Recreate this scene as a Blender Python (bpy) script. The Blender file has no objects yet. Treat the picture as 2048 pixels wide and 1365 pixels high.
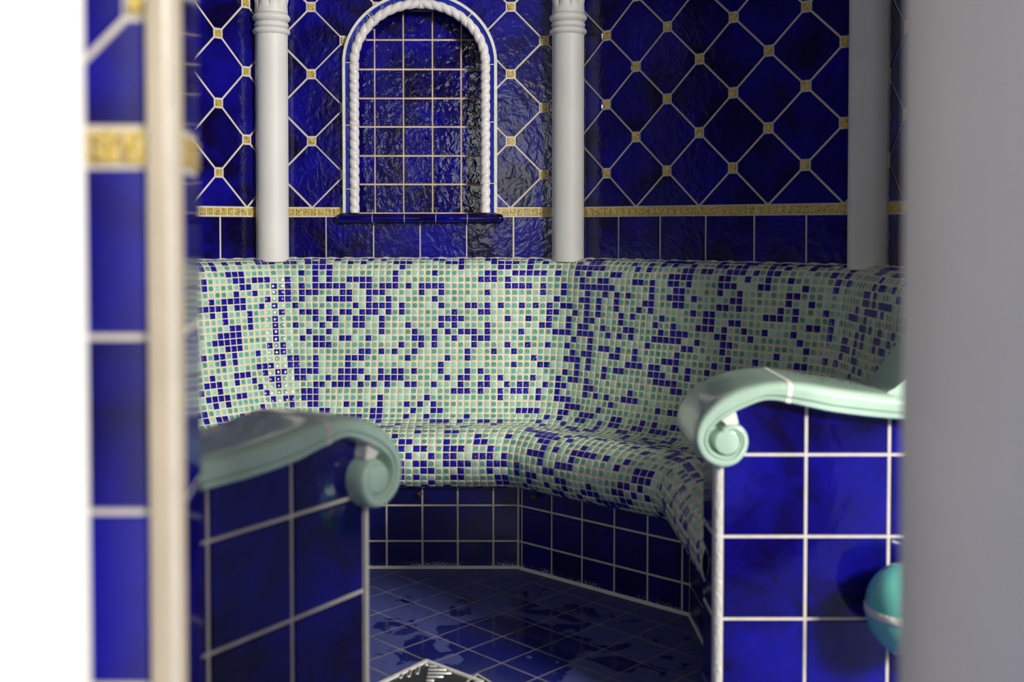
import bpy, bmesh, math, random
from math import sin, cos, tan, pi, radians, sqrt
from mathutils import Vector
random.seed(7)
S = bpy.context.scene
C = S.collection

# ------------------------------------------------------------------ camera, world, lights, exposure
F = 2150.0                       # focal length in pixels of the 2048 px wide frame
H = 0.95                         # camera height
PITCH = radians(1.6)
Y0 = 515.5
cd = bpy.data.cameras.new('camera'); cam = bpy.data.objects.new('camera', cd); C.objects.link(cam)
cd.sensor_width = 36; cd.lens = F/2048*36; cd.shift_y = -(682.5-Y0)/2048
cd.clip_start = .01
cam.location = (0, 0, H); cam.rotation_euler = (pi/2-PITCH, 0, 0)
cd.dof.use_dof = True; cd.dof.focus_distance = 3.25; cd.dof.aperture_fstop = 2.7
S.camera = cam
w = bpy.data.worlds.new('world'); S.world = w; w.use_nodes = True
w.node_tree.nodes['Background'].inputs[0].default_value = (1, .93, .80, 1)
w.node_tree.nodes['Background'].inputs[1].default_value = .19
def area(name, loc, target, size, power, col, sy=None):
    l = bpy.data.lights.new(name, 'AREA'); l.energy = power; l.color = col; l.size = size
    if sy: l.shape = 'RECTANGLE'; l.size_y = sy
    o = bpy.data.objects.new(name, l); C.objects.link(o); o.location = loc
    o.rotation_euler = (Vector(target)-Vector(loc)).to_track_quat('-Z', 'Y').to_euler(); return o
area('hall_window_daylight', (2.75, -1.1, 2.25), (-.3, 3.0, .95), .75, 265, (1, .97, .91), .8)
area('garden_window_daylight', (-.38, -3.2, 1.55), (-.2, 3.4, 1.1), 1.15, 13, (.95, 1, .95), 1.25)
S.view_settings.view_transform = 'Standard'; S.view_settings.look = 'None'
S.view_settings.exposure = 0.34; S.view_settings.gamma = 1

# ------------------------------------------------------------------ helpers
def ray(px, py):
    x = (px-1024)/F; z = -(py-Y0)/F
    return Vector((x, cos(PITCH)+z*sin(PITCH), z*cos(PITCH)-sin(PITCH)))
def at(px, py, Y):
    r = ray(px, py); return Vector((0, 0, H)) + r*(Y/r.y)
def on_line(px, A, B):
    """distance from A along the plan line A-B seen at pixel column px"""
    rx = (px-1024)/F/ cos(PITCH)*1.0
    dx, dy = B[0]-A[0], B[1]-A[1]; L = math.hypot(dx, dy); dx /= L; dy /= L
    # (A.x + t dx) = rx (A.y + t dy)
    return (rx*A[1]-A[0])/(dx-rx*dy)

class MB:
    def __init__(s): s.v = []; s.f = []; s.m = []; s.uv = []; s.r = []; s.sm = []
    def face(s, pts, mat=0, uv=None, rnd=0.0, smooth=False):
        i = len(s.v); s.v += [tuple(p) for p in pts]; s.f.append(list(range(i, i+len(pts))))
        s.m.append(mat); s.uv.append(uv); s.r.append(rnd); s.sm.append(smooth)
    def idx(s, verts, faces, mat=0, rnd=0.0, smooth=True):
        i = len(s.v); s.v += [tuple(p) for p in verts]
        for f in faces:
            s.f.append([a+i for a in f]); s.m.append(mat); s.uv.append(None); s.r.append(rnd); s.sm.append(smooth)
    def build(s, name, mats, parent=None, angle=None):
        me = bpy.data.meshes.new(name); me.from_pydata(s.v, [], s.f)
        for m in (mats if isinstance(mats, (list, tuple)) else [mats]): me.materials.append(m)
        me.polygons.foreach_set('material_index', s.m)
        me.polygons.foreach_set('use_smooth', s.sm)
        a = me.attributes.new('rnd', 'FLOAT', 'FACE'); a.data.foreach_set('value', s.r)
        if any(u is not None for u in s.uv):
            ul = me.uv_layers.new(name='UVMap'); flat = []
            for f, u in zip(s.f, s.uv):
                for k in range(len(f)): flat += (list(u[k]) if u else [0.5, 0.5])
            ul.data.foreach_set('uv', flat)
        me.update()
        o = bpy.data.objects.new(name, me); C.objects.link(o)
        if parent: o.parent = parent
        if angle:
            bm = bmesh.new(); bm.from_mesh(me); bmesh.ops.remove_doubles(bm, verts=bm.verts, dist=1e-5)
            bmesh.ops.recalc_face_normals(bm, faces=bm.faces)
            for e in bm.edges:
                if len(e.link_faces) == 2 and e.calc_face_angle(0) > angle: e.smooth = False
            bm.to_mesh(me); bm.free()
        return o
def thing(name, label, cat, group=None, loc=(0, 0, 0)):
    o = bpy.data.objects.new(name, None); C.objects.link(o); o.empty_display_size = .05
    o.location = loc; tag(o, label, cat, group, 'thing'); return o
def tag(o, label=None, cat=None, group=None, kind=None):
    if label: o['label'] = label
    if cat: o['category'] = cat
    if group: o['group'] = group
    if kind: o['kind'] = kind
    return o
def reorigin(root):
    """children were built in world space: keep them there under an Empty that stands at its base"""
    for ch in root.children: ch.location = ch.location - root.location

# ------------------------------------------------------------------ materials
def mat(name):
    m = bpy.data.materials.new(name); m.use_nodes = True
    nt = m.node_tree; b = nt.nodes['Principled BSDF']; return m, nt, b
def N(nt, t, **k):
    n = nt.nodes.new(t)
    for a, v in k.items():
        if a in n.inputs: n.inputs[a].default_value = v
        else: setattr(n, a, v)
    return n
def noise(nt, scale, detail=3, rough=.5, dist=0, vec=None):
    n = N(nt, 'ShaderNodeTexNoise'); n.inputs['Scale'].default_value = scale
    n.inputs['Detail'].default_value = detail; n.inputs['Roughness'].default_value = rough
    n.inputs['Distortion'].default_value = dist
    if vec is None:
        tc = nt.nodes.get('TC') or N(nt, 'ShaderNodeTexCoord'); tc.name = 'TC'; vec = tc.outputs['Object']
    nt.links.new(vec, n.inputs['Vector']); return n
def ramp(nt, src, stops):
    r = N(nt, 'ShaderNodeValToRGB'); el = r.color_ramp.elements
    while len(el) < len(stops): el.new(.5)
    for e, (p, c) in zip(el, stops):
        e.position = p; e.color = (*c, 1) if len(c) == 3 else c
    nt.links.new(src, r.inputs[0]); return r
def bump(nt, b, h, strength, dist=.01, prev=None):
    n = N(nt, 'ShaderNodeBump'); n.inputs['Strength'].default_value = strength; n.inputs['Distance'].default_value = dist
    nt.links.new(h, n.inputs['Height'])
    if prev: nt.links.new(prev.outputs[0], n.inputs['Normal'])
    nt.links.new(n.outputs[0], b.inputs['Normal']); return n
def simple(name, col, rough, var=.12, nscale=8, bs=0, bscale=40, metal=0, coat=0):
    m, nt, b = mat(name)
    n = noise(nt, nscale, 4)
    r = ramp(nt, n.outputs[0], [(.3, tuple(c*(1-var) for c in col)), (.7, tuple(min(1, c*(1+var)) for c in col))])
    nt.links.new(r.outputs[0], b.inputs['Base Color'])
    b.inputs['Roughness'].default_value = rough; b.inputs['Metallic'].default_value = metal
    if coat: b.inputs['Coat Weight'].default_value = coat; b.inputs['Coat Roughness'].default_value = .08
    if bs: bump(nt, b, noise(nt, bscale, 3).outputs[0], bs)
    return m
def blue_glaze(name, dark=(.003, .001, .035), lite=(.006, .004, .30), wav=.12, wscale=34, rough=.07, salt=False):
    m, nt, b = mat(name)
    n = noise(nt, 7, 4, .6, .6)
    at_ = N(nt, 'ShaderNodeAttribute', attribute_name='rnd')
    add = N(nt, 'ShaderNodeMath', operation='MULTIPLY_ADD'); nt.links.new(at_.outputs['Fac'], add.inputs[0])
    add.inputs[1].default_value = .16; nt.links.new(n.outputs[0], add.inputs[2])
    r = ramp(nt, add.outputs[0], [(.42, dark), (.62, tuple((a+c)/2 for a, c in zip(dark, lite))), (.82, lite)])
    nt.links.new(r.outputs[0], b.inputs['Base Color'])
    b.inputs['Roughness'].default_value = rough
    b.inputs['IOR'].default_value = 1.5
    mp = N(nt, 'ShaderNodeMapping'); tc = nt.nodes['TC']; nt.links.new(tc.outputs['Object'], mp.inputs[0])
    mp.inputs['Scale'].default_value = (1, 1, .8)
    n2 = noise(nt, wscale, 2, .5, .8, mp.outputs[0]); n3 = noise(nt, wscale*2.6, 1, .5, .3)
    b1 = bump(nt, b, n2.outputs[0], wav, .02); bump(nt, b, n3.outputs[0], wav*.5, .008, b1)
    if salt:   # lime scale speckles just above the floor
        sep = N(nt, 'ShaderNodeSeparateXYZ'); nt.links.new(tc.outputs['Object'], sep.inputs[0])
        hr = ramp(nt, sep.outputs['Z'], [(0.012, (.46, .46, .46)), (.042, (0, 0, 0))])
        sn = noise(nt, 260, 4, .75, .5); big = noise(nt, 9, 2)
        mm = N(nt, 'ShaderNodeMath', operation='MULTIPLY'); nt.links.new(hr.outputs[0], mm.inputs[0]); nt.links.new(big.outputs[0], mm.inputs[1])
        sm_ = N(nt, 'ShaderNodeMath', operation='ADD'); nt.links.new(sn.outputs[0], sm_.inputs[0]); nt.links.new(mm.outputs[0], sm_.inputs[1])
        fr = ramp(nt, sm_.outputs[0], [(.775, (0, 0, 0)), (.82, (1, 1, 1))])
        mx = N(nt, 'ShaderNodeMix', data_type='RGBA'); nt.links.new(fr.outputs[0], mx.inputs[0])
        nt.links.new(r.outputs[0], mx.inputs[6]); mx.inputs[7].default_value = (.55, .58, .66, 1)
        nt.links.new(mx.outputs[2], b.inputs['Base Color'])
    return m
M_blue = blue_glaze('cobalt_glaze', wav=.09, wscale=32, rough=.15)
M_niche = blue_glaze('rippled_cobalt_glaze', wav=.13, wscale=30)
M_border = blue_glaze('border_blue_glaze', dark=(.010, .016, .22), lite=(.016, .030, .42), wav=.05, wscale=40)
M_near = blue_glaze('cobalt_glaze_smooth', wav=.03, wscale=16)
M_riser = blue_glaze('cobalt_glaze_flat', dark=(.003, .003, .06), lite=(.005, .007, .21), wav=.02, wscale=12, rough=.30, salt=True)
M_grout = simple('cream_grout', (.70, .64, .54), .8, .08, 30, .2, 300)
M_ogrout = simple('rust_tinted_grout', (.74, .58, .38), .8, .2, 12, .2, 300)
M_caulk = simple('white_sealant', (.78, .76, .70), .5, .08, 30, .3, 120)
M_white = simple('white_enamel', (.80, .785, .745), .5, .04, 6, .05, 60)
M_trim = simple('cream_trim_glaze', (.46, .39, .29), .35, .08, 10, .05, 60)
M_rope = simple('white_glaze', (.80, .76, .74), .14, .06, 18, .05, 90)
M_mosgrout = simple('mosaic_grout', (.87, .73, .52), .85, .12, 14, .2, 400)
M_mint = simple('mint_glaze', (.45, .62, .50), .16, .22, 5, .04, 50, coat=.3)
M_turq = simple('turquoise_glaze', (.18, .66, .56), .18, .12, 9, .04, 50, coat=.3)
M_plaster = simple('ceiling_plaster', (.55, .53, .48), .9, .05, 4, .2, 60)
M_rust = simple('rusty_metal', (.14, .07, .03), .8, .5, 60, .5, 200)
M_steel = simple('brushed_steel', (.75, .75, .72), .38, .1, 40, .05, 200, metal=.6)
M_plate = simple('dull_grey_metal', (.035, .038, .045), .4, .15, 40, .05, 200)
M_plate.node_tree.nodes['Principled BSDF'].inputs['Specular IOR Level'].default_value = .12
M_dark = simple('drain_pit', (.02, .02, .02), .9)
def gold():
    m, nt, b = mat('gold_leaf_glass')
    n = noise(nt, 170, 3, .6, 1.0)
    r = ramp(nt, n.outputs[0], [(.36, (.42, .26, .02)), (.5, (1, .70, .13)), (.66, (1, .92, .50))])
    nt.links.new(r.outputs[0], b.inputs['Base Color'])
    b.inputs['Metallic'].default_value = .3; b.inputs['Roughness'].default_value = .32
    b.inputs['Coat Weight'].default_value = .4
    bump(nt, b, noise(nt, 260, 2, .5, 1.0).outputs[0], .8, .01); return m
M_gold = gold()
def mosaic(name, rim, cen, disc=True):
    m, nt, b = mat(name)
    at_ = N(nt, 'ShaderNodeAttribute', attribute_name='rnd')
    n = noise(nt, 240, 3, .6)
    add = N(nt, 'ShaderNodeMath', operation='MULTIPLY_ADD'); nt.links.new(at_.outputs['Fac'], add.inputs[0])
    add.inputs[1].default_value = .4; nt.links.new(n.outputs[0], add.inputs[2])
    cr = ramp(nt, add.outputs[0], [(.45, tuple(c*.72 for c in cen)), (.95, tuple(min(1, c*1.25) for c in cen))])
    if disc:
        uv = N(nt, 'ShaderNodeUVMap'); 
        sub = N(nt, 'ShaderNodeVectorMath', operation='SUBTRACT'); nt.links.new(uv.outputs[0], sub.inputs[0]); sub.inputs[1].default_value = (.5, .5, 0)
        sep = N(nt, 'ShaderNodeSeparateXYZ'); nt.links.new(sub.outputs[0], sep.inputs[0])
        ps = []
        for k in 'XY':
            a = N(nt, 'ShaderNodeMath', operation='ABSOLUTE'); nt.links.new(sep.outputs[k], a.inputs[0])
            p = N(nt, 'ShaderNodeMath', operation='POWER'); nt.links.new(a.outputs[0], p.inputs[0]); p.inputs[1].default_value = 2.6; ps.append(p)
        ad = N(nt, 'ShaderNodeMath', operation='ADD'); nt.links.new(ps[0].outputs[0], ad.inputs[0]); nt.links.new(ps[1].outputs[0], ad.inputs[1])
        pw = N(nt, 'ShaderNodeMath', operation='POWER'); nt.links.new(ad.outputs[0], pw.inputs[0]); pw.inputs[1].default_value = 1/2.6
        rr = ramp(nt, pw.outputs[0], [(.375, (0, 0, 0)), (.435, (1, 1, 1))])
        mx = N(nt, 'ShaderNodeMix', data_type='RGBA'); nt.links.new(rr.outputs[0], mx.inputs[0])
        nt.links.new(cr.outputs[0], mx.inputs[6]); mx.inputs[7].default_value = (*rim, 1)
        nt.links.new(mx.outputs[2], b.inputs['Base Color'])
    else: nt.links.new(cr.outputs[0], b.inputs['Base Color'])
    b.inputs['Roughness'].default_value = .13
    bump(nt, b, noise(nt, 60, 2).outputs[0], .12, .01)
    return m
M_mb = mosaic('mosaic_blue', None, (.010, .012, .30), False)
M_md = mosaic('mosaic_dark_teal', (.70, .69, .52), (.12, .42, .36))
M_ml = mosaic('mosaic_light_teal', (.74, .74, .56), (.32, .64, .54))
def floor_mat():
    m, nt, b = mat('slate_blue_floor_tile')
    n = noise(nt, 9, 3, .55, .6)
    at_ = N(nt, 'ShaderNodeAttribute', attribute_name='rnd')
    tc = nt.nodes['TC']
    # wet film: lies round the drain, broken up by noise
    sub = N(nt, 'ShaderNodeVectorMath', operation='DISTANCE'); nt.links.new(tc.outputs['Object'], sub.inputs[0]); sub.inputs[1].default_value = (.0, 2.42, 0)
    k = N(nt, 'ShaderNodeMath', operation='MULTIPLY_ADD'); nt.links.new(sub.outputs['Value'], k.inputs[0]); k.inputs[1].default_value = -.85; k.inputs[2].default_value = .20
    k2 = N(nt, 'ShaderNodeMath', operation='ADD'); nt.links.new(k.outputs[0], k2.inputs[0]); nt.links.new(n.outputs[0], k2.inputs[1])
    wet = ramp(nt, k2.outputs[0], [(.512, (0, 0, 0)), (.524, (1, 1, 1))])
    n2 = noise(nt, 40, 3)
    dry = ramp(nt, n2.outputs[0], [(.3, (.055, .068, .25)), (.7, (.072, .090, .31))])
    mx = N(nt, 'ShaderNodeMix', data_type='RGBA'); nt.links.new(wet.outputs[0], mx.inputs[0])
    nt.links.new(dry.outputs[0], mx.inputs[6]); mx.inputs[7].default_value = (.010, .014, .15, 1)
    nt.links.new(mx.outputs[2], b.inputs['Base Color'])
    rr = ramp(nt, wet.outputs[0], [(0, (.5, .5, .5)), (1, (.10, .10, .10))])
    nt.links.new(rr.outputs[0], b.inputs['Roughness']); return m
M_floor = floor_mat()
M_fgrout = simple('floor_grout', (.27, .25, .20), .7, .35, 10)

# ------------------------------------------------------------------ tiled panels
def clip(poly, a, b_, c):
    """keep the part of a 2-D polygon where a*x+b*y<=c"""
    out = []
    for i in range(len(poly)):
        p, q = poly[i], poly[(i+1) % len(poly)]
        dp, dq = a*p[0]+b_*p[1]-c, a*q[0]+b_*q[1]-c
        if dp <= 0: out.append(p)
        if (dp < 0 < dq) or (dq < 0 < dp):
            t = dp/(dp-dq); out.append((p[0]+(q[0]-p[0])*t, p[1]+(q[1]-p[1])*t))
    return out
def ar(poly): return .5*sum(poly[i][0]*poly[(i+1) % len(poly)][1]-poly[(i+1) % len(poly)][0]*poly[i][1] for i in range(len(poly)))
def clean(poly):
    out = []
    for p in poly:
        if not out or math.hypot(p[0]-out[-1][0], p[1]-out[-1][1]) > 1e-4: out.append(p)
    if len(out) > 1 and math.hypot(out[0][0]-out[-1][0], out[0][1]-out[-1][1]) < 1e-4: out.pop()
    return out
def inset(poly, d):
    n = len(poly); out = []
    lines = []
    for i in range(n):
        p, q = poly[i], poly[(i+1) % n]; dx, dy = q[0]-p[0], q[1]-p[1]; L = math.hypot(dx, dy)
        nx, ny = -dy/L, dx/L; lines.append((p[0]+nx*d, p[1]+ny*d, dx/L, dy/L))
    for i in range(n):
        x1, y1, a, b = lines[i-1]; x2, y2, c, e = lines[i]; D = a*e-b*c
        if abs(D) < 1e-6: out.append((x2, y2)); continue
        t = ((x2-x1)*e-(y2-y1)*c)/D; out.append((x1+a*t, y1+b*t))
    return out
class Panel:
    """vertical plane with origin (x,y), direction along it and outward normal; (u,z) -> world"""
    def __init__(s, A, B, flip=False):
        s.A = A; dx, dy = B[0]-A[0], B[1]-A[1]; s.L = math.hypot(dx, dy); s.d = (dx/s.L, dy/s.L)
        s.n = (s.d[1], -s.d[0])            # room lies to the right of A->B (the camera side of a left-to-right wall)
        if flip: s.n = (-s.n[0], -s.n[1])
        s.flip = flip
    def P(s, u, z, h=0): return (s.A[0]+s.d[0]*u+s.n[0]*h, s.A[1]+s.d[1]*u+s.n[1]*h, z)
def tile(mb, pn, poly, mi, gap=.0028, th=.003, bev=.0022, hole=None, clips=()):
    for c in clips: 
        poly = clip(poly, *c)
        if len(poly) < 3: return
    poly = clean(poly)
    if len(poly) < 3 or abs(ar(poly)) < 2e-5: return
    if ar(poly) < 0: poly = poly[::-1]
    p0 = inset(poly, gap)
    if len(p0) < 3 or ar(p0) < 1e-5: return
    cx = sum(p[0] for p in poly)/len(poly); 
    p1 = inset(p0, bev)
    if ar(p1) <= 0 or ar(p1) > ar(p0): return
    r = random.random()
    if hole:
        xs = [p[0] for p in p0]; zs = [p[1] for p in p0]
        hit = any(hole(x, z) for x in [min(xs)+(max(xs)-min(xs))*k/8 for k in range(9)] for z in [min(zs)+(max(zs)-min(zs))*k/8 for k in range(9)])
        if hit:
            st = .006; nx = int((max(xs)-min(xs))/st)+1; nz = int((max(zs)-min(zs))/st)+1
            for i in range(nx):
                for j in range(nz):
                    x0, z0 = min(xs)+i*st, min(zs)+j*st
                    if hole(x0+st/2, z0+st/2): continue
                    c = [(x0, z0), (x0+st, z0), (x0+st, z0+st), (x0, z0+st)]
                    for k in range(len(p0)):
                        a, b = p0[k], p0[(k+1) % len(p0)]
                        nxn, nzn = (b[1]-a[1]), -(b[0]-a[0])
                        c = clip(c, nxn, nzn, nxn*a[0]+nzn*a[1])
                        if len(c) < 3: break
                    if len(c) >= 3:
                        if pn.flip: c = c[::-1]
                        mb.face([pn.P(u, z, th) for u, z in c], mi, None, r)
            return
    top = [pn.P(u, z, th) for u, z in p1]; base = [pn.P(u, z, 0) for u, z in p0]; n = len(p0)
    i0 = len(mb.v); fs = [list(range(n))] + [[n+k, n+(k+1) % n, (k+1) % n, k] for k in range(n)]
    if pn.flip: fs = [f[::-1] for f in fs]
    for f in fs: mb.f.append([a+i0 for a in f]); mb.m.append(mi); mb.uv.append(None); mb.r.append(r); mb.sm.append(False)
    mb.v += top+base
def backing(mb, pn, u0, u1, z0, z1, mi, hole=None, h=0.0):
    if not hole:
        c = [(u0, z0), (u1, z0), (u1, z1), (u0, z1)]
        if pn.flip: c = c[::-1]
        mb.face([pn.P(u, z, h) for u, z in c], mi); return
    st = .008; nx = int((u1-u0)/st)+1; nz = int((z1-z0)/st)+1
    sx, sz = (u1-u0)/nx, (z1-z0)/nz
    for j in range(nz):
        run = None
        for i in range(nx+1):
            inside = i == nx or hole(u0+(i+.5)*sx, z0+(j+.5)*sz)
            if not inside and run is None: run = i
            if inside and run is not None:
                a, b = u0+run*sx, u0+i*sx; z = z0+j*sz
                mb.face([pn.P(a, z, h), pn.P(b, z, h), pn.P(b, z+sz, h), pn.P(a, z+sz, h)], mi); run = None
def rect(u0, u1, z0, z1): return [(u0, z0), (u1, z0), (u1, z1), (u0, z1)]
# material slots of a tiled wall: 0 grout, 1 blue, 2 gold
VP = .10625
def diamonds(mb, pn, u0, u1, zb, zt, a, uc, par, hole=None, q=.0125):
    """lozenge tiles with gold inserts at their corners; column at u=uc carries inserts where j%2==par"""
    cl = [(-1, 0, -u0), (1, 0, u1), (0, -1, -zb), (0, 1, zt)]
    c0 = int(math.floor((u0-uc)/a))-1; c1 = int(math.ceil((u1-uc)/a))+1; jm = int((zt-zb)/VP)+2
    for c in range(c0, c1+1):
        for j in range(0, jm+1):
            u, z = uc+c*a, zb+j*VP
            if (c+j-par) % 2 == 0:
                if j == 0: continue
                tile(mb, pn, rect(u-q, u+q, z-q, z+q), 2, .0022, .0035, .001, hole, cl)
            else:
                k = q+.0005
                top = [(u+k, z+VP-k*1.0), (u-k, z+VP-k*1.0)]
                sl = VP/a
                P = []
                # truncated lozenge, counter-clockwise from the right corner
                P = [(u+a-k, z-k), (u+a-k, z+k), (u+k, z+VP-k), (u-k, z+VP-k), (u-a+k, z+k), (u-a+k, z-k), (u-k, z-VP+k), (u+k, z-VP+k)]
                if j <= 1:   # points run down onto the gold band, no insert there
                    pass
                if j == 1: P = P[:6]+[(u, z-VP)]
                if j == 0: P = [(u+a, z), (u+k, z+VP-k), (u-k, z+VP-k), (u-a, z)]
                tile(mb, pn, P, 1, .0028, .003, .0022, hole, cl)
def band(mb, pn, u0, u1, z0, z1, hole=None, p=.0236, th=.0035):
    n = max(1, round((u1-u0)/p)); q = (u1-u0)/n
    for i in range(n): tile(mb, pn, rect(u0+i*q, u0+(i+1)*q, z0, z1), 2, .0018, th, .0012, hole)
def row(mb, pn, u0, u1, z0, z1, joints, hole=None, mi=1, clips=()):
    js = [u0]+[j for j in sorted(joints) if u0+.004 < j < u1-.004]+[u1]
    for a, b in zip(js, js[1:]): tile(mb, pn, rect(a, b, z0, z1), mi, .0026, .003, .002, hole, clips)

# ------------------------------------------------------------------ plan of the steam room (octagon), the camera looks along +Y
W = [(-1.46, 1.76), (-1.446, 2.73), (-.772, 3.43), (.192, 3.43), (.95, 2.765), (.965, 2.02)]
LEDGE = H-.103; ZB0, ZB1 = H+.036, H+.0625; CEIL = 2.45
NX, NA, NSP, NB = -.292, .193, H+.5215, .171       # niche: centre, half width, springing height, rise of the inner edge
NBOT = H+.046
def arch(o):      # closed test: inside the arch grown by o
    def f(x, z):
        if z < NBOT-(.02 if o > .01 else 0): return False
        if z < NSP: return abs(x-NX) < NA+o
        return ((x-NX)/(NA+o))**2+((z-NSP)/(NB+o))**2 < 1
    return f
names = ['wall_left', 'wall_back_left', 'wall_back', 'wall_back_right', 'wall_right']
for i in range(5):
    A, B = W[i], W[i+1]; pn = Panel(A, B); mb = MB(); L = pn.L; hole = None; hb = None
    if i == 2:
        h1 = arch(.026); hole = lambda u, z, X=A[0]: h1(u+X, z)
    backing(mb, pn, 0, L, 0, H+1.05, 0, hole); backing(mb, pn, 0, L, H+1.05, CEIL, 0)
    if i == 2:
        a = .1055; uc = on_line(625, A, B); par = 0
        js = [on_line(p, A, B) for p in (653, 748, 841, 934, 1027)]; js.append(js[0]-.15)
        js.append(on_line(1120, A, B))
    elif i == 3:
        us = [on_line(p, A, B) for p in (1213, 1271, 1332, 1397, 1464, 1534, 1608, 1687)]
        a = (us[-1]-us[0])/7; uc = us[0]; par = 1
        print('right wall insert spacing', [round(y-x, 4) for x, y in zip(us, us[1:])], a)
        js = [on_line(p, A, B) for p in (1237, 1320, 1411, 1508, 1612)]; print([round(y-x, 4) for x, y in zip(js, js[1:])]); js += [js[-1]+.158]
    elif i == 1:
        us = [on_line(p, A, B) for p in (381, 438, 495)]; print('left', us, L)
        a = (us[2]-us[0])/2; uc = us[2]; par = 0
        js = [on_line(441, A, B)+.15*k for k in range(-6, 4)]
    elif i == 4:
        a = .108; uc = on_line(1808, A, B); par = 0; js = [.12+.15*k for k in range(7)]
    else: a = .106; uc = .1; par = 0; js = [.12+.15*k for k in range(7)]
    diamonds(mb, pn, .012, L-.012, ZB1, CEIL, a, uc, par, hole)
    band(mb, pn, .012, L-.012, ZB0, ZB1, hole)
    row(mb, pn, .012, L-.012, LEDGE+.004, ZB0, js, hole)
    o = mb.build(names[i], [M_grout, M_blue, M_gold]); tag(o, kind='structure')

# short front wall that closes the left side of the room
mb = MB(); pn = Panel((-.98, 1.02), W[0]); backing(mb, pn, 0, pn.L, 0, CEIL, 0)
diamonds(mb, pn, .012, pn.L-.012, ZB1, CEIL, .106, .1, 0); band(mb, pn, .012, pn.L-.012, ZB0, ZB1)
for z0, z1 in ((.15*k, .15*k+.15) for k in range(6)): row(mb, pn, .012, pn.L-.012, z0, min(z1, ZB0), [.1+.15*k for k in range(6)])
row(mb, pn, .012, pn.L-.012, .9, ZB0, [.1+.15*k for k in range(6)])
tag(mb.build('wall_front_left', [M_grout, M_blue, M_gold]), kind='structure')
# ceiling and floor
mb = MB()
cp = [(x, y, CEIL) for x, y in W]+[(.965, 1.0, CEIL), (.30, .93, CEIL), (-.30, .93, CEIL), (-1.46, .93, CEIL)]
mb.face(cp, 0); mb.face([(x, y, CEIL+.12) for x, y, z in cp][::-1], 0)
for k in range(len(cp)):
    a, b = cp[k], cp[(k+1) % len(cp)]; mb.face([a, b, (b[0], b[1], CEIL+.12), (a[0], a[1], CEIL+.12)], 0)
mb.face([(-2.6, -3.6, CEIL), (2.8, -3.6, CEIL), (2.8, .93, CEIL), (-2.6, .93, CEIL)], 0)
tag(mb.build('ceiling', [M_plaster]), kind='structure')
mb = MB()
mb.face([(-2.6, -3.6, -.0007), (2.8, -3.6, -.0007), (2.8, 3.7, -.0007), (-2.6, 3.7, -.0007)], 0)
fp = .1078; q = sqrt(.5)*fp
class Flat:
    flip = False
    def P(s, u, z, h=0): return (u, z, h-.004)
fl = Flat(); g = at(826, 1205, 2.75)
def gp(px, py): r = ray(px, py); k = -H/r.z; return (r.x*k, r.y*k)
DR = gp(853, 1323)
g = gp(826, 1205); _e = [gp(770, 1184), gp(882, 1229)]; print('floor pitch', math.hypot(_e[1][0]-_e[0][0], _e[1][1]-_e[0][1])/2, _e, g)          # apex of the drain frame
import itertools
for i in range(-60, 61):
    for j in range(-60, 61):
        cx, cy = g[0]+(i+j)*q, g[1]+(i-j)*q
        if abs(cx) > 2.6 or cy < -3.5 or cy > 3.1: continue
        P = [(cx, cy-0), (cx+q, cy-q), (cx+2*q, cy), (cx+q, cy+q)]
        tile(mb, fl, P, 1, .0017, .004, .0006)
tag(mb.build('floor', [M_fgrout, M_floor]), kind='structure')

# ------------------------------------------------------------------ niche: back, reveal, frame, sill
mb = MB(); pn = Panel((NX-.26, 3.43+.065), (NX+.26, 3.43+.065)); D = 3.495
def nu(px): return (px-1024)/F*D-(NX-.26)
def nz(py): return at(841, py, D).z
backing(mb, pn, 0, .52, H-.02, H+.78, 0)
xs = [nu(751-57.5)]+[nu(p) for p in (751, 808, 866, 923)]+[nu(980.5)]; zs = [nz(p) for p in (427, 369, 312, 254, 197, 139, 80, 22, -36)]
for z0, z1 in zip(zs, zs[1:]):
    for a, b in zip(xs, xs[1:]): tile(mb, pn, rect(a, b, z0, z1), 1, .0022, .004, .0016)
# reveal strip following the arch, and the niche floor
pth = []
for k in range(9): pth.append((NX-NA-.010, NBOT+(NSP-NBOT)*k/8))
for k in range(1, 48): t = pi-pi*k/48; pth.append((NX+(NA+.010)*cos(t), NSP+(NB+.010)*sin(t)))
for k in range(9): pth.append((NX+NA+.010, NSP-(NSP-NBOT)*k/8))
for (x0, z0), (x1, z1) in zip(pth, pth[1:]):
    mb.face([(x0, 3.43, z0), (x1, 3.43, z1), (x1, D, z1), (x0, D, z0)], 1, None, .2, True)
mb.face([(NX-NA-.02, 3.40, NBOT-.002), (NX+NA+.02, 3.40, NBOT-.002), (NX+NA+.02, D, NBOT-.002), (NX-NA-.02, D, NBOT-.002)], 0)
tag(mb.build('wall_niche', [M_ogrout, M_niche]), kind='structure')

fr = thing('niche_surround', 'arched ceramic surround with white twisted rope moulding around the blue wall niche', 'niche surround', loc=(NX, 3.42, NBOT))
def frame_path(o, t):
    """t in metres along the inner edge measured from the left foot; returns x, z, outward normal"""
    hs = NSP-NBOT
    if t <= hs: return NX-NA-o, NBOT+t, (-1, 0)
    A_ = ARC[-1][0]
    if t >= hs+A_: return NX+NA+o, NSP-(t-hs-A_), (1, 0)
    s = t-hs; k = 0
    while k < len(ARC)-2 and ARC[k+1][0] < s: k += 1
    f = (s-ARC[k][0])/(ARC[k+1][0]-ARC[k][0]); th = ARC[k][1]+(ARC[k+1][1]-ARC[k][1])*f
    nx, nz_ = cos(th)/NA, sin(th)/NB; L = math.hypot(nx, nz_)
    return NX+(NA+o)*cos(th), NSP+(NB+o)*sin(th), (nx/L, nz_/L)
ARC = [(0, pi)]; 
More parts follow.
